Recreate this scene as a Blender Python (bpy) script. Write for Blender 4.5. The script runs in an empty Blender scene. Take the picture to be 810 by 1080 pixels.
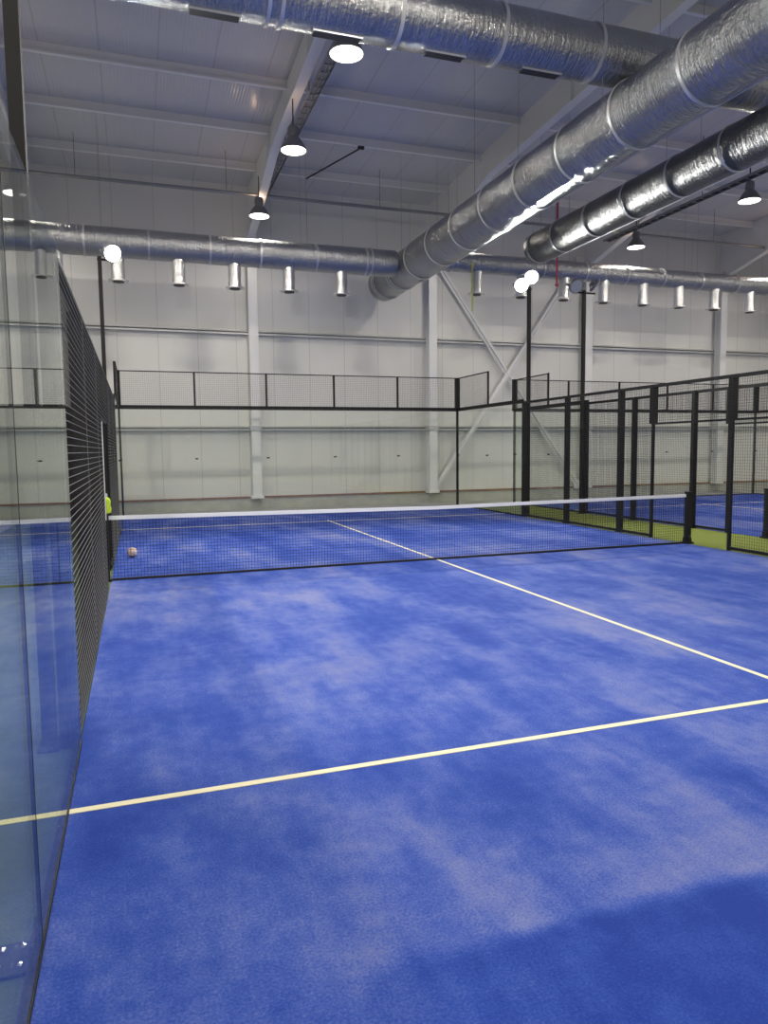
import bpy, bmesh, math, random
from mathutils import Vector, Matrix
random.seed(7)
S = bpy.context.scene
COL = S.collection
PI = math.pi

# ------------------------------------------------------------------ materials
def mat(name, base=(.5,.5,.5), rough=.5, metal=0.0, spec=.5, emit=None, estr=0.0):
    m = bpy.data.materials.new(name); m.use_nodes = True
    b = m.node_tree.nodes['Principled BSDF']
    b.inputs['Base Color'].default_value = (*base, 1)
    b.inputs['Roughness'].default_value = rough
    b.inputs['Metallic'].default_value = metal
    b.inputs['Specular IOR Level'].default_value = spec
    if emit:
        b.inputs['Emission Color'].default_value = (*emit, 1)
        b.inputs['Emission Strength'].default_value = estr
    return m

class NT:
    """small helper around a node tree"""
    def __init__(s, m): s.t = m.node_tree; s.b = s.t.nodes['Principled BSDF']
    def n(s, kind, **kw):
        x = s.t.nodes.new(kind)
        for k, v in kw.items(): setattr(x, k, v)
        return x
    def l(s, a, b): s.t.links.new(a, b)
    def coord(s, scale=(1,1,1), rot=(0,0,0), loc=(0,0,0)):
        c = s.n('ShaderNodeTexCoord'); m = s.n('ShaderNodeMapping')
        m.inputs['Scale'].default_value = scale; m.inputs['Rotation'].default_value = rot; m.inputs['Location'].default_value = loc
        s.l(c.outputs['Object'], m.inputs['Vector']); return m.outputs['Vector']
    def noise(s, vec, scale, detail=4, rough=.5):
        x = s.n('ShaderNodeTexNoise'); x.inputs['Scale'].default_value = scale
        x.inputs['Detail'].default_value = detail; x.inputs['Roughness'].default_value = rough
        s.l(vec, x.inputs['Vector']); return x.outputs['Fac']
    def ramp(s, fac, stops):
        r = s.n('ShaderNodeValToRGB'); e = r.color_ramp.elements
        while len(e) < len(stops): e.new(.5)
        for i, (p, c) in enumerate(stops):
            e[i].position = p; e[i].color = (*c, 1) if len(c) == 3 else c
        s.l(fac, r.inputs['Fac']); return r.outputs['Color']
    def mix(s, fac, a, b, blend='MIX'):
        x = s.n('ShaderNodeMix', data_type='RGBA', blend_type=blend)
        for sock, v in ((x.inputs['Factor'], fac), (x.inputs['A'], a), (x.inputs['B'], b)):
            pass
        def put(sock, v):
            if isinstance(v, (int, float)): sock.default_value = v
            elif isinstance(v, tuple): sock.default_value = (*v, 1)
            else: s.l(v, sock)
        put(x.inputs[0], fac); put(x.inputs[6], a); put(x.inputs[7], b)
        return x.outputs[2]
    def math(s, op, a, b=None, c=None):
        x = s.n('ShaderNodeMath', operation=op)
        for i, v in enumerate((a, b, c)):
            if v is None: continue
            if isinstance(v, (int, float)): x.inputs[i].default_value = v
            else: s.l(v, x.inputs[i])
        return x.outputs[0]
    def bump(s, h, strength=.3, dist=.01):
        x = s.n('ShaderNodeBump'); x.inputs['Strength'].default_value = strength; x.inputs['Distance'].default_value = dist
        s.l(h, x.inputs['Height']); s.l(x.outputs['Normal'], s.b.inputs['Normal'])

def turf_blue():
    m = mat('blue_turf', (.03,.08,.4), .85, spec=.25); k = NT(m)
    v = k.coord()
    vs = k.coord((1.0, .5, 1), (0,0,.25))
    big = k.noise(vs, .55, 5, .55)
    med = k.noise(v, 1.7, 5, .6)
    stre = k.noise(k.coord((1.7, .42, 1), (0,0,.12)), 1.0, 6, .65)
    fine = k.noise(v, 85, 3, .75)
    f = k.math('ADD', k.math('MULTIPLY', big, .5), k.math('MULTIPLY', med, .25))
    f = k.math('ADD', f, k.math('MULTIPLY', stre, .4))
    f = k.math('ADD', f, k.math('MULTIPLY', k.math('SUBTRACT', k.noise(v, 6.5, 4, .7), .5), .16))
    sep = k.n('ShaderNodeSeparateXYZ'); k.l(v, sep.inputs[0])
    x, y = sep.outputs[0], sep.outputs[1]
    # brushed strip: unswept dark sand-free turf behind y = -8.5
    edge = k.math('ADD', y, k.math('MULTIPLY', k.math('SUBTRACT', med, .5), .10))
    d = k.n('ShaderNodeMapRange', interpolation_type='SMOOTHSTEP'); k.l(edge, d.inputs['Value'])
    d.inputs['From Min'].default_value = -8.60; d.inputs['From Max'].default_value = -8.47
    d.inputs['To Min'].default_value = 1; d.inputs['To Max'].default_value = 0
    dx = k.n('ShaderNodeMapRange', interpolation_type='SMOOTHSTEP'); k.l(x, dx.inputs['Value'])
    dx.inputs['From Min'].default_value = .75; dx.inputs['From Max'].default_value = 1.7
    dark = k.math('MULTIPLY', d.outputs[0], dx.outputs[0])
    # pale swept-up sand lying along that strip
    s2 = k.n('ShaderNodeMapRange', interpolation_type='SMOOTHSTEP'); k.l(edge, s2.inputs['Value'])
    s2.inputs['From Min'].default_value = -7.75; s2.inputs['From Max'].default_value = -8.45
    pale = k.math('MULTIPLY', k.math('MULTIPLY', s2.outputs[0], k.math('SUBTRACT', 1.0, d.outputs[0])), dx.outputs[0])
    f = k.math('ADD', f, k.math('MULTIPLY', pale, .06))
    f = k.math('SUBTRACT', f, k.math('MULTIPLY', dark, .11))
    f = k.math('ADD', f, k.math('MULTIPLY', k.math('SUBTRACT', fine, .5), .34))
    c = k.ramp(f, [(.44, (.010,.040,.29)), (.53, (.024,.068,.37)), (.60, (.065,.112,.43)), (.735, (.195,.225,.46))])
    k.l(c, k.b.inputs['Base Color'])
    k.bump(k.noise(v, 160, 2, .8), .5, .006)
    return m

def turf_green():
    m = mat('green_turf', (.16,.22,.04), .9, spec=.2); k = NT(m); v = k.coord()
    c = k.ramp(k.noise(v, 30, 5, .7), [(.3, (.10,.14,.02)), (.7, (.24,.29,.06))])
    c2 = k.mix(k.math('MULTIPLY', k.noise(v, 1.4, 3), .6), c, (.22,.25,.06))
    k.l(c2, k.b.inputs['Base Color']); k.bump(k.noise(v, 160, 2), .5, .006)
    return m

def concrete(name, a, b, scale=3):
    m = mat(name, a, .85, spec=.3); k = NT(m); v = k.coord()
    f = k.math('ADD', k.math('MULTIPLY', k.noise(v, scale, 6, .6), .7), k.math('MULTIPLY', k.noise(v, scale*14, 3, .6), .3))
    k.l(k.ramp(f, [(.35, a), (.65, b)]), k.b.inputs['Base Color']); k.bump(f, .2, .01)
    return m

def panel(name, base, axis, rough=.38, seam=1.15, rib=.05, ribstr=.25, vary=.06):
    """ribbed metal-faced sandwich panel; axis = across the ribs (0 x, 1 y)"""
    m = mat(name, base, rough, spec=.5); k = NT(m); v = k.coord()
    sep = k.n('ShaderNodeSeparateXYZ'); k.l(v, sep.inputs[0]); x = sep.outputs[axis]
    r = k.math('PINGPONG', x, rib/2)
    r = k.math('DIVIDE', r, rib/2)
    ribh = k.n('ShaderNodeMapRange', interpolation_type='SMOOTHSTEP'); k.l(r, ribh.inputs['Value'])
    ribh.inputs['From Min'].default_value = .25; ribh.inputs['From Max'].default_value = .75
    sm = k.math('PINGPONG', x, seam/2)
    sm = k.math('LESS_THAN', sm, .012)
    nz = k.noise(k.coord((1,1,.25) if axis == 0 else (1,.25,1)), .7, 4, .6)
    c = k.mix(nz, tuple(q*(1-vary) for q in base), tuple(min(1, q*(1+vary)) for q in base))
    c = k.mix(sm, c, tuple(q*.80 for q in base))
    k.l(c, k.b.inputs['Base Color'])
    k.bump(k.math('SUBTRACT', ribh.outputs[0], k.math('MULTIPLY', sm, 3)), ribstr, .004)
    return m

def foil(name, col=(.72,.73,.75), rough=.22, axis=1, strength=.6):
    """crinkled aluminium insulation foil; wrinkles run round the duct"""
    m = mat(name, col, rough, 1.0); k = NT(m)
    sc = (.9, 4.5, .9) if axis == 1 else (4.5, .9, .9)
    v = k.coord(sc)
    a = k.noise(v, 3.5, 5, .65); b = k.noise(k.coord(), 16, 3, .6)
    vo = k.n('ShaderNodeTexVoronoi', feature='DISTANCE_TO_EDGE'); vo.inputs['Scale'].default_value = 9
    k.l(k.coord((1.4, 1.0, 1.4)), vo.inputs['Vector'])
    h = k.math('ADD', k.math('MULTIPLY', a, 1.0), k.math('MULTIPLY', b, .30))
    h = k.math('ADD', h, k.math('MULTIPLY', vo.outputs['Distance'], .18))
    k.bump(h, strength, .05)
    k.l(k.ramp(k.noise(k.coord(), 2.2, 4), [(.3, tuple(q*.82 for q in col)), (.7, col)]), k.b.inputs['Base Color'])
    return m

def glass():
    m = bpy.data.materials.new('toughened_glass'); m.use_nodes = True; t = m.node_tree
    for n in list(t.nodes): t.nodes.remove(n)
    o = t.nodes.new('ShaderNodeOutputMaterial'); mx = t.nodes.new('ShaderNodeMixShader')
    tr = t.nodes.new('ShaderNodeBsdfTransparent'); gl = t.nodes.new('ShaderNodeBsdfGlossy')
    tr.inputs['Color'].default_value = (.975, .988, .968, 1)
    gl.inputs['Roughness'].default_value = .012; gl.inputs['Color'].default_value = (.93,.96,.94,1)
    fr = t.nodes.new('ShaderNodeFresnel'); ge = t.nodes.new('ShaderNodeNewGeometry')
    mr = t.nodes.new('ShaderNodeMapRange')          # same pane, seen from either face: 1.5 outside, 1/1.5 inside
    mr.inputs['To Min'].default_value = 1.5; mr.inputs['To Max'].default_value = 1/1.5
    t.links.new(ge.outputs['Backfacing'], mr.inputs['Value']); t.links.new(mr.outputs[0], fr.inputs['IOR'])
    t.links.new(fr.outputs[0], mx.inputs[0]); t.links.new(tr.outputs[0], mx.inputs[1]); t.links.new(gl.outputs[0], mx.inputs[2])
    # slight roller-wave of toughened glass
    tc = t.nodes.new('ShaderNodeTexCoord'); mp = t.nodes.new('ShaderNodeMapping'); mp.inputs['Scale'].default_value = (1.2,1.2,.15)
    nz = t.nodes.new('ShaderNodeTexNoise'); nz.inputs['Scale'].default_value = 1.6; nz.inputs['Detail'].default_value = 1
    bp = t.nodes.new('ShaderNodeBump'); bp.inputs['Strength'].default_value = .12; bp.inputs['Distance'].default_value = .006
    t.links.new(tc.outputs['Object'], mp.inputs[0]); t.links.new(mp.outputs[0], nz.inputs['Vector']); t.links.new(nz.outputs[0], bp.inputs['Height'])
    t.links.new(bp.outputs[0], gl.inputs['Normal'])
    t.links.new(mx.outputs[0], o.inputs['Surface'])
    return m

def ball_mat():
    m = mat('worn_ball', (.62,.46,.36), .8); k = NT(m); v = k.coord()
    k.l(k.ramp(k.noise(v, 9, 4), [(.4,(.45,.27,.18)), (.6,(.80,.68,.58))]), k.b.inputs['Base Color']); return m

M = dict(
    turf=turf_blue(), green=turf_green(),
    line=mat('cream_line', (.80,.75,.52), .85),
    slab=concrete('concrete_floor', (.34,.34,.33), (.44,.44,.42), 1.2),
    plinth=concrete('plinth_concrete', (.40,.41,.38), (.54,.54,.50), 2.5),
    rust=concrete('rusty_flashing', (.20,.11,.06), (.36,.24,.15), 6),
    wall=panel('wall_panel', (.76,.765,.74), 0, .34, 1.15, .06, .35),
    wally=panel('side_wall_panel', (.62,.63,.64), 1, .34, 1.15, .06, .35),
    roof=panel('roof_panel', (.64,.65,.68), 0, .17, 1.15, .07, .6),
    steel=mat('pale_painted_steel', (.80,.81,.81), .45),
    girt=mat('galvanised_girt', (.58,.59,.59), .42, .25),
    purlin=mat('galvanised_purlin', (.80,.81,.82), .42, .0),
    black=mat('black_powder_coat', (.012,.012,.013), .55, spec=.3),
    wire=mat('black_welded_wire', (.022,.022,.023), .30),
    cord=mat('black_net_cord', (.012,.012,.014), .7),
    band=mat('white_net_band', (.85,.86,.86), .7),
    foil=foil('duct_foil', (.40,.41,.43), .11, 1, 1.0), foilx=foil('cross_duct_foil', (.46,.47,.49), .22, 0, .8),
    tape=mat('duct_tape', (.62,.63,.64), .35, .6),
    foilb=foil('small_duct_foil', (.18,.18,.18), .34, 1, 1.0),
    foild=foil('end_duct_foil', (.46,.47,.49), .36, 0, .9),
    sheenwire=mat('sheen_wire', (.17,.17,.17), .35), seam=mat('silicone_seam', (.02,.025,.025), .6), rubber=concrete('dark_floor', (.10,.15,.05), (.15,.20,.08), 1.5), jamb=mat('pale_jamb_edge', (.75,.76,.74), .4),  # lighter wire copy: glancing sheen on black wire put into the colour
    nozzle=foil('nozzle_foil', (.90,.91,.92), .30, 1, .8),
    slot=mat('dark_slot', (.02,.02,.024), .5),
    lampgrey=mat('lamp_housing', (.20,.20,.21), .4, .3),
    lens=mat('lamp_lens', (1,1,1), .3, emit=(1,.95,.84), estr=9),
    led=mat('flood_led', (1,1,1), .3, emit=(1,1,.93), estr=30),
    ledoff=mat('flood_glass_off', (.55,.57,.58), .2),
    galv=mat('cable_tray_metal', (.30,.31,.33), .4, .7),
    cable=mat('dark_cable', (.03,.03,.035), .6),
    chrome=mat('bright_bolt', (.8,.8,.8), .2, 1.0),
    lime=mat('lime_fabric', (.50,.66,.03), .7),
    red=mat('red_strap', (.42,.03,.07), .7), yel=mat('yellow_strap', (.62,.66,.16), .7),
    ball=ball_mat(), curtain=mat('black_windscreen', (.008,.008,.009), .9, spec=.1),
    glass=glass(),
)

# ------------------------------------------------------------------ mesh builder
class MB:
    def __init__(s): s.v = []; s.f = []; s.smooth = False
    def add(s, vs, fs):
        o = len(s.v); s.v += [tuple(q) for q in vs]; s.f += [tuple(i+o for i in q) for q in fs]; return s
    def box(s, x0,x1,y0,y1,z0,z1):
        return s.add([(x,y,z) for x in (x0,x1) for y in (y0,y1) for z in (z0,z1)],
            [(0,1,3,2),(4,6,7,5),(0,4,5,1),(2,3,7,6),(0,2,6,4),(1,5,7,3)])
    def bar(s, a, b, w, h=None, up=(0,0,1)):
        h = h or w; a = Vector(a); b = Vector(b); d = (b-a).normalized(); u = Vector(up)
        if abs(d.dot(u)) > .99: u = Vector((1,0,0))
        r = d.cross(u).normalized(); u = r.cross(d)
        c = [(-1,-1),(1,-1),(1,1),(-1,1)]
        vs = [p + r*(i*w/2) + u*(j*h/2) for p in (a,b) for i,j in c]
        return s.add(vs, [(3,2,1,0),(4,5,6,7)] + [(i,(i+1)%4,(i+1)%4+4,i+4) for i in range(4)])
    def prism(s, poly, a, b):
        """poly: list of 3d points, extruded by vector b-a"""
        d = Vector(b)-Vector(a); n = len(poly)
        vs = [Vector(p) for p in poly] + [Vector(p)+d for p in poly]
        return s.add(vs, [tuple(range(n))[::-1], tuple(range(n,2*n))] + [(i,(i+1)%n,(i+1)%n+n,i+n) for i in range(n)])
    def rev(s, prof, origin=(0,0,0), axis='z', n=24, cap0=True, cap1=True):
        """prof: (radius, height) list turned round an axis"""
        vs = []; O = Vector(origin)
        for r, h in prof:
            for i in range(n):
                c, q = math.cos(2*PI*i/n)*r, math.sin(2*PI*i/n)*r
                vs.append(O + Vector({'z':(c,q,h),'y':(c,h,q),'x':(h,c,q)}[axis]))
        fs = [(k*n+i, k*n+(i+1)%n, (k+1)*n+(i+1)%n, (k+1)*n+i) for k in range(len(prof)-1) for i in range(n)]
        if cap0: fs.append(tuple(range(n))[::-1])
        if cap1: fs.append(tuple(range((len(prof)-1)*n, len(prof)*n)))
        return s.add(vs, fs)
    def build(s, name, m, parent=None, loc=None, smooth=False):
        me = bpy.data.meshes.new(name); me.from_pydata(s.v, [], s.f); me.validate()
        bm = bmesh.new(); bm.from_mesh(me); bmesh.ops.recalc_face_normals(bm, faces=bm.faces); bm.to_mesh(me); bm.free()
        if smooth:
            me.polygons.foreach_set('use_smooth', [True]*len(me.polygons)); me.set_sharp_from_angle(angle=math.radians(40))
        me.materials.append(m); o = bpy.data.objects.new(name, me); COL.objects.link(o)
        if parent: o.parent = parent
        if loc: o.location = loc
        return o

def tag(o, label, cat, group=None, kind=None):
    o['label'] = label; o['category'] = cat
    if group: o['group'] = group
    if kind: o['kind'] = kind
    return o
def thing(name, label, cat, loc=(0,0,0), group=None):
    o = bpy.data.objects.new(name, None); o.empty_display_size = .1; COL.objects.link(o); o.location = loc
    return tag(o, label, cat, group)
def struct(name, mb, m, label=None):
    o = mb.build(name, m); o['kind'] = 'structure'
    return o
def copy_tree(o, parent=None):
    c = o.copy(); COL.objects.link(c)
    if parent: c.parent = parent
    for ch in list(o.children): copy_tree(ch, c)
    return c

def lattice(us, vs_, w, t):
    """one connected welded-wire sheet: wires centred on us (across) and vs_ (up), in the local xz plane"""
    mb = MB(); nu, nv = len(us), len(vs_); h = w/2
    X = [q for u in us for q in (u-h, u+h)]; Z = [q for v in vs_ for q in (v-h, v+h)]
    nz = len(Z)
    for y in (-t/2, t/2):
        mb.v += [(x, y, z) for x in X for z in Z]
    N = len(X)*nz; F = mb.f
    def idx(i, j, k): return k*N + i*nz + j
    def solid(i, j): return i % 2 == 0 or j % 2 == 0
    for i in range(len(X)-1):
        for j in range(nz-1):
            if not solid(i, j): continue
            F.append((idx(i,j,0), idx(i+1,j,0), idx(i+1,j+1,0), idx(i,j+1,0)))
            F.append((idx(i,j,1), idx(i,j+1,1), idx(i+1,j+1,1), idx(i+1,j,1)))
            for (a, b, p, q) in (((i-1),j,(i,j),(i,j+1)), (i+1,j,(i+1,j+1),(i+1,j)), (i,j-1,(i+1,j),(i,j)), (i,j+1,(i,j+1),(i+1,j+1))):
                if a < 0 or b < 0 or a >= len(X)-1 or b >= nz-1 or not solid(a, b):
                    F.append((idx(*p,0), idx(*q,0), idx(*q,1), idx(*p,1)))
    me = bpy.data.meshes.new('wire_mesh'); me.from_pydata(mb.v, [], F); me.materials.append(M['wire']); return me
def steps(a, b, d):
    n = max(1, round((b-a)/d)); return [a+(b-a)*i/n for i in range(n+1)]
_lat = {}
def round_wires(width, h):
    mb = MB(); n = 8; r = .0026
    for u in steps(0, width, .05): mb.bar((u,.0,0),(u,.0,h), .003)
    for z in steps(0, h, .05):
        mb.rev([(r,0),(r,width)], (0,-.003,z), axis='x', n=n)
    me = bpy.data.meshes.new('wire_mesh'); me.from_pydata(mb.v, [], mb.f)
    bm = bmesh.new(); bm.from_mesh(me); bmesh.ops.recalc_face_normals(bm, faces=bm.faces); bm.to_mesh(me); bm.free()
    me.polygons.foreach_set('use_smooth',[True]*len(me.polygons)); me.set_sharp_from_angle(angle=math.radians(50))
    me.materials.append(M['wire']); me.materials.append(M['sheenwire'])
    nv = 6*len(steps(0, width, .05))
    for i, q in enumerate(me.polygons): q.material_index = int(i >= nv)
    return me
def mesh_sheet(parent, p0, direction, width, z0, z1, name='mesh_panel', rnd=False):
    key = (round(width,3), round(z1-z0,3), rnd)
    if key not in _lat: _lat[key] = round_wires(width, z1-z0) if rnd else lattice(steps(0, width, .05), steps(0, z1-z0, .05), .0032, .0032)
    o = bpy.data.objects.new(name, _lat[key]); COL.objects.link(o); o.parent = parent
    o.location = (p0[0], p0[1], z0); o.rotation_euler = (0,0,{'x':0,'y':PI/2}[direction]); return o

# ------------------------------------------------------------------ hall shell
XL, XR, YF, YB = -9.0, 30.0, -24.0, 12.0
RS = .04
def roofz(y): return 9.82 + RS*(YB-y)
struct('floor', MB().box(XL-.2, XR+.2, YF-.2, YB+.2, -.20, -.02), M['slab'])
struct('wall_back', MB().box(XL, XR, YB, YB+.15, -.02, 9.95), M['wall'])
struct('wall_front', MB().box(XL, XR, YF-.15, YF, -.02, 11.6), M['wall'])
struct('wall_left', MB().box(XL-.15, XL, YF, YB, -.02, 11.6), M['wally'])
struct('wall_right', MB().box(XR, XR+.15, YF, YB, -.02, 11.6), M['wally'])
rf = MB().prism([(XL-.2,YF-.2,roofz(YF-.2)), (XL-.2,YB+.2,roofz(YB+.2)), (XL-.2,YB+.2,roofz(YB+.2)+.12), (XL-.2,YF-.2,roofz(YF-.2)+.12)], (0,0,0), (XR-XL+.4,0,0))
struct('ceiling', rf, M['roof'])
struct('baseboard_back', MB().box(XL, XR, YB-.10, YB, -.02, .32), M['plinth'])
ru = MB().box(XL, XR, YB-.13, YB, .32, .375); struct('trim_1', ru, M['rust'])
def girt(name, z):
    mb = MB()
    mb.prism([(XL,YB,z+.07),(XL,YB-.16,z+.07),(XL,YB-.16,z+.02),(XL,YB-.145,z+.02),(XL,YB-.145,z+.055),(XL,YB-.015,z+.055),
              (XL,YB-.015,z-.055),(XL,YB-.145,z-.055),(XL,YB-.145,z-.02),(XL,YB-.16,z-.02),(XL,YB-.16,z-.07),(XL,YB,z-.07)], (0,0,0), (XR-XL,0,0))
    struct(name, mb, M['girt'])
girt('trim_2', 2.50); girt('trim_3', 5.43)

# ------------------------------------------------------------------ steel frames
FX = [-2.1, 3.92, 9.82, 15.85, 21.88]
CL = ['pale steel wall column beyond the side glass panels', 'pale steel wall column behind the middle of the blue court', 'pale steel wall column below the end of the biggest foil duct',
      'pale steel wall column behind the crossed wall braces and black pole', 'pale steel wall column farthest along, behind the neighbouring court']
RL = ['painted roof rafter above the side glass', 'painted roof rafter carrying the row of three bell lamps', 'painted roof rafter half hidden above the biggest foil duct',
      'painted roof rafter beside the dark cable tray', 'painted roof rafter farthest along, over the neighbouring court']
def hsec(mb, x, y, w, d, z0, z1, tf=.014, tw=.01):
    mb.box(x-w/2, x+w/2, y-d/2, y-d/2+tf, z0, z1); mb.box(x-w/2, x+w/2, y+d/2-tf, y+d/2, z0, z1); mb.box(x-tw/2, x+tw/2, y-d/2+tf, y+d/2-tf, z0, z1)
for i, x in enumerate(FX):
    c = thing('steel_column', CL[i], 'column', (x, YB-.31, .38), 'steel columns along the wall')
    mb = MB(); hsec(mb, 0, 0, .28, .30, .02, 8.0); mb.build('column_shaft', M['steel'], c)
    MB().box(-.19,.19,-.17,.12,-.05,.02).build('base_plate', M['steel'], c)
    MB().box(-.17,.17,-.18,.14,2.05,2.19).build('girt_cleat', M['girt'], c)
    # tapered rafter with haunch
    r = thing('roof_rafter', RL[i], 'roof beam', (x, 0, 0), 'roof rafters')
    bot = [(YB-.16, 8.10), (7.4, 9.22), (YF+.1, 9.22+RS*(7.4-YF))]
    def zb(y):
        for (y0,z0),(y1,z1) in zip(bot, bot[1:]):
            if y1 <= y <= y0: return z0+(z1-z0)*(y0-y)/(y0-y1)
    web = [(-.006, y, z) for y, z in bot] + [(-.006, YF+.1, roofz(YF+.1)-.03), (-.006, YB-.16, roofz(YB-.16)-.03)]
    MB().prism(web, (0,0,0), (.012,0,0)).build('web', M['steel'], r)
    fl = MB()
    for (y0,z0),(y1,z1) in zip(bot, bot[1:]): fl.prism([(-.11,y0,z0),(.11,y0,z0),(.11,y0,z0-.016),(-.11,y0,z0-.016)], (0,y0,z0), (0,y1,z1))
    fl.build('bottom_flange', M['steel'], r)
    for y in (8.1, 3.5, -1.2):
        MB().box(-.10,.10,y-.006,y+.006,zb(y),roofz(y)-.04).build('stiffener_plate', M['steel'], r)
PY_ = [10.35, 8.08, 5.9, 3.5, 1.08, -1.3, -3.7, -6.1, -8.5]
PN = ['first', 'second', 'third', 'fourth', 'fifth', 'sixth', 'seventh', 'eighth', 'ninth']
for i, y in enumerate(PY_):
    z = roofz(y)
    pr = [(XL+.05,y-.03,z),(XL+.05,y+.05,z),(XL+.05,y+.05,z-.02),(XL+.05,y-.02,z-.02),(XL+.05,y-.02,z-.23),(XL+.05,y-.10,z-.23),(XL+.05,y-.10,z-.19),(XL+.05,y-.09,z-.19),(XL+.05,y-.09,z-.22),(XL+.05,y-.03,z-.22)]
    o = MB().prism(pr, (0,0,0), (XR-XL-.1,0,0)).build('roof_purlin', M['purlin'])
    tag(o, f'long thin grey roof purlin, {PN[i]} one out from the ribbed end wall', 'purlin', 'roof purlins')
# sprinkler / conduit pipe below the roof
p = thing('ceiling_pipe', 'thin dark pipe hung across the hall under the roof near the end wall', 'pipe', (0, 9.75, 8.82))
MB().rev([(.045, XL+.1),(.045, XR-.1)], axis='x', n=10).build('pipe_run', M['galv'], p, smooth=True)
for x in [-6,-.8,3.0,7.4,13.3,19.6,23.5]:
    MB().bar((x,0,.04),(x,0,roofz(9.75)-8.82),.010).build('pipe_hanger', M['cable'], p)
# cross bracing on the wall, two flat members
for (a, b, lab) in (((10.05,YB-.20,8.0),(15.6,YB-.20,.45),'pale wall brace sloping down toward the neighbouring court'), ((15.6,YB-.24,8.4),(9.98,YB-.24,.45),'pale wall brace sloping down toward the column under the big duct end')):
    o = thing('wall_brace', lab, 'brace', a, 'crossed wall braces'); A = Vector((0,0,0)); B = Vector(b)-Vector(a)
    MB().bar(A, B, .19, .012, up=(0,1,0)).build('brace_leg', M['steel'], o)
    MB().bar(A+Vector((0,-.03,0)), B+Vector((0,-.03,0)), .02, .06, up=(0,1,0)).build('stiffening_rib', M['steel'], o)
    for q in (A, B): MB().box(q.x-.14,q.x+.14,q.y-.02,q.y+.03,q.z-.14,q.z+.14).build('gusset_plate', M['steel'], o)
# cable trays
def tray(x, z, y0, y1, lab, dark):
    t = thing('cable_tray', lab, 'cable tray', (x,0,z))
    mb = MB(); mb.box(-.11,-.10,y0,y1,0,.07); mb.box(.10,.11,y0,y1,0,.07)
    n = int((y1-y0)/.3)
    for k in range(n): mb.box(-.10,.10,y0+.15+k*.3-.012,y0+.15+k*.3+.012,.005,.02)
    mb.build('ladder', M['galv'], t)
    for k, dx in enumerate((-.06,-.02,.03,.07)):
        MB().bar((dx,y0,.04+.01*(k%2)),(dx,y1,.04+.01*(k%2)),.03).build('cable', M['cable'] if dark else M['galv'], t)
    y = y0+.4
    while y < y1:
        MB().bar((0,y,.07),(0,y,roofz(y)-z),.012).build('hanger_rod', M['cable'], t); y += 2.6
tray(4.16, 9.1, -6, 10.5, 'narrow grey cable tray running beside the lamp-carrying rafter', False)
tray(15.1, 8.42, -8, 9.6, 'dark cable tray running beyond the smaller foil duct', True)
o = thing('diagonal_rod', 'thin dark rod slanting between two roof purlins', 'rod', (6.1, 8.0, 9.7))
MB().bar((.2,0,0),(-.75,2.3,-.09),.03).build('rod', M['cable'], o)
MB().box(.12,.28,-.04,.04,-.03,.04).build('end_clamp', M['cable'], o)

# ------------------------------------------------------------------ ducts
def ring_mb(r, axis, h0, w=.05, t=.012, n=48):
    return MB().rev([(r-.002,h0-w/2),(r+t,h0-w/2),(r+t,h0+w/2),(r-.002,h0+w/2)], axis=axis, n=n, cap0=False, cap1=False)
def duct(label, axis, r, loc, a, b, rings, m, cap=True):
    d = thing('ventilation_duct', label, 'air duct', loc)
    prof = [(r*.96,a),(r,a+.04)]
    k = a+.04
    while k < b-.6: k += .5; prof.append((r*(1+random.uniform(-.012,.012)), k))
    prof += [(r,b-.04),(r*.96,b)]
    MB().rev(prof, axis=axis, n=64).build('duct_body', m, d, smooth=True)
    for q in rings: ring_mb(r+.006, axis, q).build('tape_band', M['tape'], d, smooth=True)
    return d
def hangers(d, axis, r, z, pos):
    for q in pos:
        for s in (-1, 1):
            p = (s*r, q, 0) if axis == 'y' else (q, s*r, 0)
            y = d.location.y + p[1]
            MB().bar(p, (p[0], p[1], roofz(y)-z-.02), .006).build('hanger_wire', M['galv'], d)
A = duct('biggest shiny foil duct running out from the end wall over the court', 'y', .52, (8.02,0,7.0), -14, 11.3,
         [10.9,10.75,9.6,9.45]+[8.05-1.5*i for i in range(14)], M['foil'])
MB().prism([(.30,-14,-.436),(.345,-14,-.405),(.355,-14,-.418),(.31,-14,-.449)], (0,0,0), (0,22.9,0)).build('seam_strip', M['tape'], A)
hangers(A, 'y', .53, 7.0, [8.2-4.5*i for i in range(5)])
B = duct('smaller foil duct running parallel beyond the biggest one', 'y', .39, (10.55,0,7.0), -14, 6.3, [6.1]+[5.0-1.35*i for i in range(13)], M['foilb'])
MB().prism([(.20,-14,-.343),(.24,-14,-.316),(.25,-14,-.328),(.21,-14,-.356)], (0,0,0), (0,20.2,0)).build('seam_strip', M['tape'], B)
hangers(B, 'y', .40, 7.0, [5.4-4.5*i for i in range(4)])
k_ = 1.173
def cx(x): return .4+(x-.4)*k_
Cd = duct('foil cross duct with dark air slots along its underside, passing above the biggest duct', 'x', .405, (0,-.69,7.92), -6, 17,
          [cx(q) for q in (-2,-.7,.35,2.0,2.15,3.55,4.9,6.3,7.7,9.3,10.8)], M['foilx'])
for x0, x1 in ((-1.4,-.85),(1.15,1.69),(2.55,3.12),(3.96,4.46),(5.3,5.84)):
    s_ = MB().box(cx(x0),cx(x1),-.035,.12,-.42,-.38).build('air_slot', M['slot'], Cd)
    MB().box(cx(x0)-.02,cx(x1)+.02,-.05,-.035,-.425,-.375).build('slot_frame', M['tape'], s_)
hangers(Cd, 'x', .41, 7.92, [-3,2.9,12])
D1 = duct('foil cross duct with hanging nozzles, nearer length beside the glass', 'x', .36, (0,8.8,7.0), -7, 7.50, [-5,-3.2,-.6,.9,2.4,3.7,5.2,6.6,6.75], M['foild'])
D1['label'] = 'long foil cross duct over the end of the blue court, nozzles hanging below'
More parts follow.
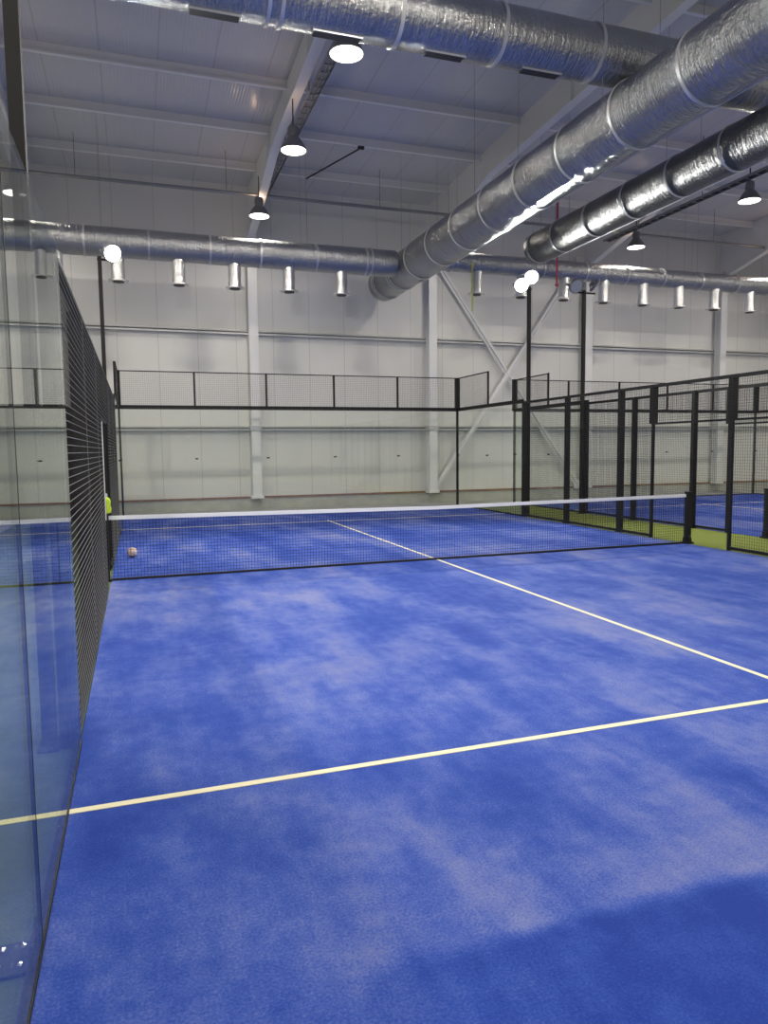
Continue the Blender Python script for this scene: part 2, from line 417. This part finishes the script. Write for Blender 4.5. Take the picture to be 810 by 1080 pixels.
hangers(D1, 'x', .37, 7.0, [-5.5,-.2,4.9])
D2 = duct('thinner foil cross duct continuing past the big duct over the neighbouring court', 'x', .28, (0,8.8,7.2), 8.54, 28, [9.2,12.2,13.7,15.2,16.6,18.1,19.6,21,24], M['foild'])
hangers(D2, 'x', .29, 7.2, [9.3,13,17.8,25])
# nozzles under the cross ducts: things of their own kind, each a part of its duct
def nozzle(par, x, dz, tilt=0):
    prof = [(q*1.22,h*1.1) for q,h in [(.135,.06),(.13,-.06),(.14,-.10),(.128,-.16),(.138,-.27),(.126,-.36),(.136,-.46),(.132,-.55),(.20,-.555),(.20,-.585),(.12,-.585)]]
    o = MB().rev(prof, n=20).build('nozzle', M['nozzle'], par, (x,0,dz), smooth=True); o.rotation_euler = (0,tilt,0)
    MB().rev([(.14,-.647),(.14,-.66)], n=20).build('nozzle_mouth', M['slot'], o)
for x in (-4.1,-2.7,-1.27,.15,1.61,3.03,4.47,5.93): nozzle(D1, x, -.30)
for x in (10.06,11.55,13.03,14.47,15.93,17.34,18.81,20.3,21.75): nozzle(D2, x, -.25, random.uniform(-.05,.07))
# straps dangling from the ducts
o = thing('hanging_strap', 'short yellow strap dangling below the cross duct', 'strap', (9.73, 8.42, 7.02))
MB().box(-.025,.025,-.004,.004,-1.28,0).build('webbing', M['yel'], o); MB().box(-.04,.04,-.02,.02,-.04,.08).build('clip', M['yel'], o)
o = thing('hanging_strap', 'long red strap hanging beside the smaller foil duct', 'strap', (12.45, 8.3, 8.5))
MB().box(-.03,.03,-.004,.004,-1.85,1.45).build('webbing', M['red'], o); MB().box(-.045,.045,-.02,.02,-1.92,-1.84).build('buckle', M['red'], o)

# ------------------------------------------------------------------ lamps
LX = [-2.15, 3.8, 9.95, 15.72, 21.75]; LY = [9.3, 4.8, .74]
def spot(name, parent, loc, energy, size, color, target=None, ang=172, blend=1.0):
    L = bpy.data.lights.new(name, 'SPOT'); L.energy = energy; L.spot_size = math.radians(ang); L.spot_blend = blend
    L.shadow_soft_size = size; L.color = color
    o = bpy.data.objects.new(name, L); COL.objects.link(o); o.location = loc
    if parent: o.parent = parent
    if target is not None: o.rotation_euler = (Vector(target)-Vector(loc)).to_track_quat('-Z','Y').to_euler()
    return o
WARM = (1,.93,.82)
def disc(name, parent, loc, power, size=.5):
    L = bpy.data.lights.new(name, 'AREA'); L.shape = 'DISK'; L.size = size; L.energy = power; L.color = WARM
    o = bpy.data.objects.new(name, L); COL.objects.link(o); o.location = loc
    if parent: o.parent = parent
    return o
LE = 185
def bell_lamp():
    t = thing('high_bay_lamp', '', 'ceiling lamp', group='bell lamps under the roof')
    MB().rev([(.27,0),(.275,.015),(.27,.03),(.235,.11),(.17,.21),(.11,.28),(.10,.30)], n=32, cap0=False).build('reflector_bell', M['lampgrey'], t, smooth=True)
    MB().rev([(.10,.28),(.115,.31),(.115,.46),(.09,.49),(.03,.50)], n=20).build('driver_housing', M['lampgrey'], t, smooth=True)
    MB().rev([(.262,.004),(.262,.012)], n=32).build('lens', M['lens'], t)
    MB().bar((0,0,.49),(0,0,1.05),.022).build('hanging_rod', M['cable'], t)
    disc('lamp_light', t, (0,0,-.012), LE)
    P = bpy.data.lights.new('added_uplight', 'POINT'); P.energy = 9; P.shadow_soft_size = .05; P.color = (1,.66,.42)   # added point light at the housing top, for warm streaks on the roof
    p = bpy.data.objects.new('added_uplight', P); COL.objects.link(p); p.location = (0,.16,.5); p.parent = t
    return t
rown = ['above the side glass', 'by the rafter over the blue court', 'above the biggest foil duct', 'beside the dark cable tray', 'over the far neighbouring court']
yn = ['next to the end wall', 'in the middle of its row', 'toward the slotted duct']
lamp0 = bell_lamp(); first = True
for i, x in enumerate(LX):
    for j, y in enumerate(LY):
        if i == 2 and j: continue
        t = lamp0 if first else copy_tree(lamp0); first = False
        yy = y-.4 if i >= 3 else y
        t.location = (x, yy, (8.12, 8.12, 8.05)[j])
        if j < 2:
            for ch in t.children:
                if ch.type == 'LIGHT' and ch.data.type == 'AREA': ch.data = ch.data.copy(); ch.data.energy = LE*(.4, 1.75)[j]; t['label'] = f'glowing bell lamp {rown[i]}, {yn[j]}'
for x in LX[:2]+LX[3:]:                                   # the same rows carry on behind the viewpoint
    for y in (-2.85,-6.85,-10.85,-15.5): disc('lamp_light', None, (x,y,8.15), LE*(1 if y > -12 else 1.6))

# ------------------------------------------------------------------ court ground
court = struct('court_floor', MB().box(0, 10, -10, 10, -.02, 0), M['turf'])
def line(x0,x1,y0,y1): return MB().box(x0,x1,y0,y1,-.004,.003).build('court_line', M['line'], court)
line(.0,10,-6.975,-6.925); line(.0,10,6.925,6.975); line(4.975,5.025,-7.15,-6.975); line(4.975,5.025,-6.925,6.925)
line(4.975,5.025,6.975,7.15)
court2 = struct('court_floor', MB().box(12.03, 22.03, -10, 10, -.02, 0), M['turf'])
for q in ((12.03,22.03,6.925,6.975),(12.03,22.03,-6.975,-6.925),(17.005,17.055,-6.925,6.925),(17.005,17.055,6.975,7.15)):
    MB().box(*q,-.004,.003).build('court_line', M['line'], court2)
struct('turf_strip', MB().box(10, 12.03, -10.5, 10, -.02, -.004), M['green'])
struct('side_floor', MB().box(-2.6, 0, -10.5, 9.5, -.02, -.004), M['rubber'])

# ------------------------------------------------------------------ fences, glass walls
PW = .10
def post(par, x, y, z0, z1, w=PW, plate=True):
    o = MB().box(x-w/2,x+w/2,y-w/2,y+w/2,z0,z1).build('post', M['black'], par)
    if plate: MB().box(x-.06,x+.06,y-.09,y+.09,0,.012).build('base_plate', M['black'], o)
    return o
def rail(par, a, b, w=.05, h=.05, name='rail'): return MB().bar(a, b, w, h).build(name, M['black'], par)
def side_fence(x, sgn, label, post_w=PW):
    """mesh side fence y -6..6, gate opening -1..1; sgn: which side the posts stand on"""
    f = thing('mesh_fence', label, 'fence', (x,0,0)); px = sgn*(PW/2+.012)
    for y in (-6,-4,-2,2,4,6): post(f, px, y, 0, 3.0, post_w)
    for y in (-1.0,1.0):
        post(f, px, y, 0, 3.0, .05, False); post(f, px, y, 2.25, 3.0, .11, False)
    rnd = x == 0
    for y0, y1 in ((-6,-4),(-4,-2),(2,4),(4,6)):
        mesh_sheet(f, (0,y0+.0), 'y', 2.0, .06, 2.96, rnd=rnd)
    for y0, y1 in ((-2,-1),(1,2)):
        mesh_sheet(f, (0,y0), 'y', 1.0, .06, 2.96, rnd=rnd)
    mesh_sheet(f, (0,-1), 'y', 2.0, 2.26, 2.96)
    if x == 0:
        for y in (-4,-2,2,4): MB().box(0,.006,y-.009,y+.009,.06,2.96).build('panel_edge', M['sheenwire'], f)
    rail(f, (px*.5,-6,2.98), (px*.5,6,2.98), .05, .06, 'top_rail')
    rail(f, (px*.5,-2,2.25), (px*.5,1,2.25), .04, .035, 'gate_header')
    for y0, y1 in ((-6,-1),(1,6)): rail(f, (px*.5,y0,.045), (px*.5,y1,.045), .03, .05, 'bottom_rail')
    return f
lf = side_fence(0, -1, 'black mesh side fence running from the glass panels to the lime bag')
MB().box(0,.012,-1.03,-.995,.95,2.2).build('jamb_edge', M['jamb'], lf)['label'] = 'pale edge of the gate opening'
side_fence(10, 1, 'black mesh side fence of the blue court along the green strip')
side_fence(12.03, -1, 'black mesh fence of the neighbouring court across the green strip')

def pane(par, a, b, z0, z1, t=.012):
    """one toughened pane between floor points a and b"""
    a, b = Vector(a), Vector(b); d = (b-a).normalized()*.004
    o = MB().bar((*(a+d), (z0+z1)/2), (*(b-d), (z0+z1)/2), t, z1-z0).build('glass_panel', M['glass'], par)
    return o
def clip(par, x, y, z, axis):
    o = MB().box(*( (x-.02,x+.02,y-.04,y+.04) if axis == 'y' else (x-.04,x+.04,y-.02,y+.02)), z-.018, z+.018).build('glass_clip', M['black'], par)
    return o
# side glass beside the camera
g = thing('side_glass_wall', 'tall reflective glass wall beside the near end of the blue court', 'glass wall')
for y0 in (-10,-8): pane(g, (0,y0), (0,y0+2), .02, 3.0)
MB().box(-.03,.010,-10,-6,-.004,.018).build('floor_channel', M['black'], g)
c = MB().box(-.155,-.0065,-8.14,-7.96,-.002,.012).box(-.020,-.0065,-8.14,-7.96,.012,.10).build('joint_bracket', M['seam'], g)
for x in (-.055,-.125):
    for y in (-8.10,-8.00): MB().rev([(.012,.010),(.012,.020),(.007,.026)], (x,y,0), n=12).build('bolt', M['chrome'], c)
MB().box(-.007,.007,-8.0035,-7.9965,.02,3.0).build('joint_seam', M['seam'], g)
c = post(g, -.075, -6.06, 0, 3.0, .05, False)
# far side glass (left and right) with mesh above the last two metres
def corner_glass(x, sgn, label):
    g = thing('side_glass_wall', label, 'glass wall', (x,0,0)); px = sgn*(PW/2+.012)
    for y0 in (6,8): pane(g, (0,y0), (0,y0+2), .02, 3.0)
    rail(g, (px*.3,6,3.02), (px*.3,10,3.02), .05, .10, 'top_rail')
    mesh_sheet(g, (0,8), 'y', 1.95, 3.07, 3.97)
    rail(g, (0,8,3.98), (0,10,3.98), .03, .03, 'mesh_rail')
    post(g, px*.4, 8, 3.0, 4.0, .045, False)
    rail(g, (0,6,.02), (0,10,.02), .03, .03, 'floor_channel')
    clip(g, 0, 8, 1.6, 'y')
    return g
corner_glass(0, -1, 'far glass side wall past the lime bag, mesh on top')
corner_glass(10, 1, 'glass side wall at the far corner of the blue court by the green strip')
corner_glass(12.03, -1, 'glass side wall at the corner of the neighbouring court by the green strip')
corner_glass(22.03, 1, 'glass side wall on the far side of the neighbouring court')
def back_glass(x0, label):
    g = thing('back_glass_wall', label, 'glass wall', (x0,10,0))
    for k in range(5):
        pane(g, (2*k,0), (2*k+2,0), .02, 3.0)
        mesh_sheet(g, (2*k,0), 'x', 2.0, 3.07, 3.97)
        if k: post(g, 2*k, .03, 3.05, 4.0, .05, False); clip(g, 2*k, 0, 1.6, 'x')
    rail(g, (0,.03,3.02), (10,.03,3.02), .06, .11, 'top_rail')
    rail(g, (0,.0,3.985), (10,.0,3.985), .025, .025, 'mesh_rail')
    rail(g, (0,0,.0), (10,0,.0), .04, .06, 'floor_channel')
    for x in (0,10):
        post(g, x, .05, 0, 3.0, .06, False); post(g, x, .05, 3.0, 4.0, .13, False)
        clip(g, x, 0, 1.6, 'x')
    return g
back_glass(0, 'glass end wall of the blue court topped by a black rail and mesh')
back_glass(12.03, 'glass end wall of the neighbouring court topped by black rail and mesh')
# dark screen outside the side fence
w = thing('windscreen', 'black windscreen fabric hung outside the mesh fence beyond the opening', 'screen', (-2.9, 9.6, 0))
cv = MB(); n = 60
for i in range(n+1):
    x = 2.72*i/n; y = .03*math.sin(i*.9); cv.v += [(x,y,.03),(x,y,2.97),(x,y+.006,.03),(x,y+.006,2.97)]
for i in range(n): a = 4*i; cv.f += [(a,a+4,a+5,a+1),(a+2,a+3,a+7,a+6),(a+1,a+5,a+7,a+3),(a,a+2,a+6,a+4)]
cv.f += [(0,1,3,2),(4*n,4*n+2,4*n+3,4*n+1)]
cv.build('fabric', M['curtain'], w, smooth=True)
rail(w, (-.02,.0,2.98), (2.74,.0,2.98), .04, .04)
for x in (0,2.72): MB().box(x-.03,x+.03,.03,.09,0,3.0).build('post', M['black'], w)

# ------------------------------------------------------------------ nets
def net(x0, label):
    t = thing('court_net', label, 'net', (x0,0,0))
    def top(x): return .88+.04*abs(x-5)/5
    nx, nzc = 222, 19
    mb = MB(); w = .0036
    X = [10*i/nx for i in range(nx+1)]
    for i, x in enumerate(X): mb.bar((x,0,.015),(x,0,top(x)-.03), w)
    for j in range(nzc+1):
        for k in range(10):
            f = j/nzc; za = .015+(top(k)-.045)*f; zb_ = .015+(top(k+1)-.045)*f
            mb.bar((k,0,za),(k+1,0,zb_), w)
    mb.build('netting', M['cord'], t)
    b = MB()
    for k in range(10):
        b.prism([(k,-.012,top(k)-.055),(k,.012,top(k)-.055),(k,.012,top(k)),(k,-.012,top(k))], (k,0,top(k)), (k+1,0,top(k+1)))
    b.build('top_band', M['band'], t)
    MB().bar((0,0,.012),(10,0,.016),.034).build('bottom_cord', M['cord'], t)
    MB().bar((4.98,-.005,.02),(4.98,-.005,.86),.0).build('centre_cord', M['cord'], t) if 0 else None
    for x in (-.06, 10.06):
        p = MB().box(x-.045,x+.045,-.045,.045,0,.95).build('net_post', M['black'], t)
        mb = MB(); mb.box(x-.075,x+.075,-.09,.09,0,.03)
        for s in (-1,1): mb.prism([(x-.03,s*.045,.03),(x-.03,s*.088,.03),(x-.03,s*.075,.11),(x-.03,s*.045,.16)], (0,0,0),(.06,0,0))
        mb.build('post_foot', M['black'], p)
        MB().box(x-.05,x+.05,-.05,.05,.95,.965).build('post_cap', M['black'], p)
    return t
net(0, 'black court net with white top band across the blue court')
net(12.03, 'black net of the neighbouring court, only its post end showing')
# strap bracket, lime bag and ball
b = thing('shoe_bag', 'small lime yellow bag hung on the net post end by the mesh fence opening', 'bag', (-.02, -.13, .96))
prof = [(.02,.0),(.060,.015),(.070,.07),(.055,.12),(.064,.17),(.052,.21),(.02,.235)]
bg = MB().rev(prof, n=18).build('bag_body', M['lime'], b, smooth=True); bg.scale = (1,.8,1)
MB().rev([(.018,.23),(.024,.26),(.02,.285)], n=12).build('drawstring_neck', M['ledoff'], b, smooth=True)
bm = bmesh.new(); bmesh.ops.create_icosphere(bm, subdivisions=4, radius=.085)
for v in bm.verts: v.co *= 1 + .012*math.sin(v.co.x*60)*math.cos(v.co.z*55)
me = bpy.data.meshes.new('ball'); bm.to_mesh(me); bm.free(); me.materials.append(M['ball']); me.polygons.foreach_set('use_smooth',[True]*len(me.polygons))
bl = bpy.data.objects.new('ball', me); COL.objects.link(bl); bl.location = (.27, 2.3, .0845)
tag(bl, 'worn pale brown ball lying on the blue turf behind the net', 'ball')

# ------------------------------------------------------------------ floodlight poles
def flood(par, at, aim, m):
    d = (Vector(aim)-Vector(at)-par.location).normalized()
    q = d.to_track_quat('-Y','Z')
    o = MB().rev([(.165,-.03),(.19,-.02),(.19,.03),(.12,.075),(.10,.14),(.06,.15)], axis='y', n=28)
    for k in range(8): o.box(-.14+.04*k-.004,-.14+.04*k+.004,.03,.10,-.10,.10)
    ob = o.build('flood_head', M['lampgrey'], par, at, smooth=True); ob.rotation_mode = 'QUATERNION'; ob.rotation_quaternion = q
    MB().rev([(.165,-.036),(.165,-.029)], axis='y', n=28).build('led_face', m, ob)
    y = MB(); y.bar((-.21,0,0),(-.21,.14,0),.02,.04); y.bar((.21,0,0),(.21,.14,0),.02,.04); y.bar((-.22,.14,0),(.22,.14,0),.02,.04)
    y.build('yoke', M['lampgrey'], ob)
    return ob
def pole(x, y, label, heads):
    t = thing('floodlight_pole', label, 'light pole', (x,y,0), 'floodlight poles')
    MB().box(-.04,.04,-.04,.04,0,5.95).build('pole', M['black'], t)
    MB().box(-.06,.06,-.12,.12,0,.015).build('base_plate', M['black'], t)
    xs = [0]+[h[0] for h in heads]
    MB().box(min(xs)-.05,max(xs)+.05,-.02,.02,5.87,5.91).build('cross_arm', M['black'], t)
    for dx, dz, aim, on in heads:
        ob = flood(t, (dx,-.08,6.08+dz), aim, M['led'] if on else M['ledoff'])
        if on:
            d = (Vector(aim)-Vector((x+dx,y-.08,6.08+dz))).normalized()
            spot('flood_light', t, Vector((dx,-.08,6.08+dz))+d*.05, 1500, .12, (1,1,.95), Vector((dx,-.08,6.08+dz))+d*2, 120, .5)
pole(-.175, 6.0, 'black floodlight pole with one lit head past the mesh fence beside the glass', [(.26,-.06,(4,-6,0),True)])
pole(-.175, -6.0, 'thick dark floodlight pole rising just behind the reflective side glass', [(.26,0,(5,0,0),True)])
pole(10.175, 6.0, 'black floodlight pole with two lit heads on the blue court fence', [(-.27,-.12,(4,-5,0),True),(.02,.1,(5,-7,0),True)])
pole(11.83, 6.0, 'black floodlight pole with unlit heads on the neighbouring court fence', [(-.3,-.05,(11.0,-3,1),False),(.3,.0,(18,3,0),False)])

# ------------------------------------------------------------------ camera
cam = bpy.data.cameras.new('camera'); co = bpy.data.objects.new('camera', cam); COL.objects.link(co)
yaw, pit, rol = .329672054, -.0872369205, -.0111146274
f = Vector((math.sin(yaw)*math.cos(pit), math.cos(yaw)*math.cos(pit), math.sin(pit)))
r = Vector((math.cos(yaw), -math.sin(yaw), 0)); u = r.cross(f)
r2 = r*math.cos(rol)+u*math.sin(rol); u2 = -r*math.sin(rol)+u*math.cos(rol)
co.matrix_world = Matrix(((r2.x,u2.x,-f.x,.4001621),(r2.y,u2.y,-f.y,-10.7822957),(r2.z,u2.z,-f.z,1.81351436),(0,0,0,1)))
cam.sensor_fit = 'VERTICAL'; cam.sensor_height = 36; cam.lens = 759.36759*36/1080; cam.clip_end = 200; cam.clip_start = .05
S.camera = co

w = bpy.data.worlds.new('world'); S.world = w; w.use_nodes = True
w.node_tree.nodes['Background'].inputs[0].default_value = (.5,.55,.65,1); w.node_tree.nodes['Background'].inputs[1].default_value = .0
S.view_settings.view_transform = 'Standard'; S.view_settings.look = 'None'; S.view_settings.gamma = 1; S.view_settings.use_curve_mapping = False
S.view_settings.exposure = -0.55
S.cycles.max_bounces = 10; S.cycles.transparent_max_bounces = 24; S.cycles.sample_clamp_indirect = 4
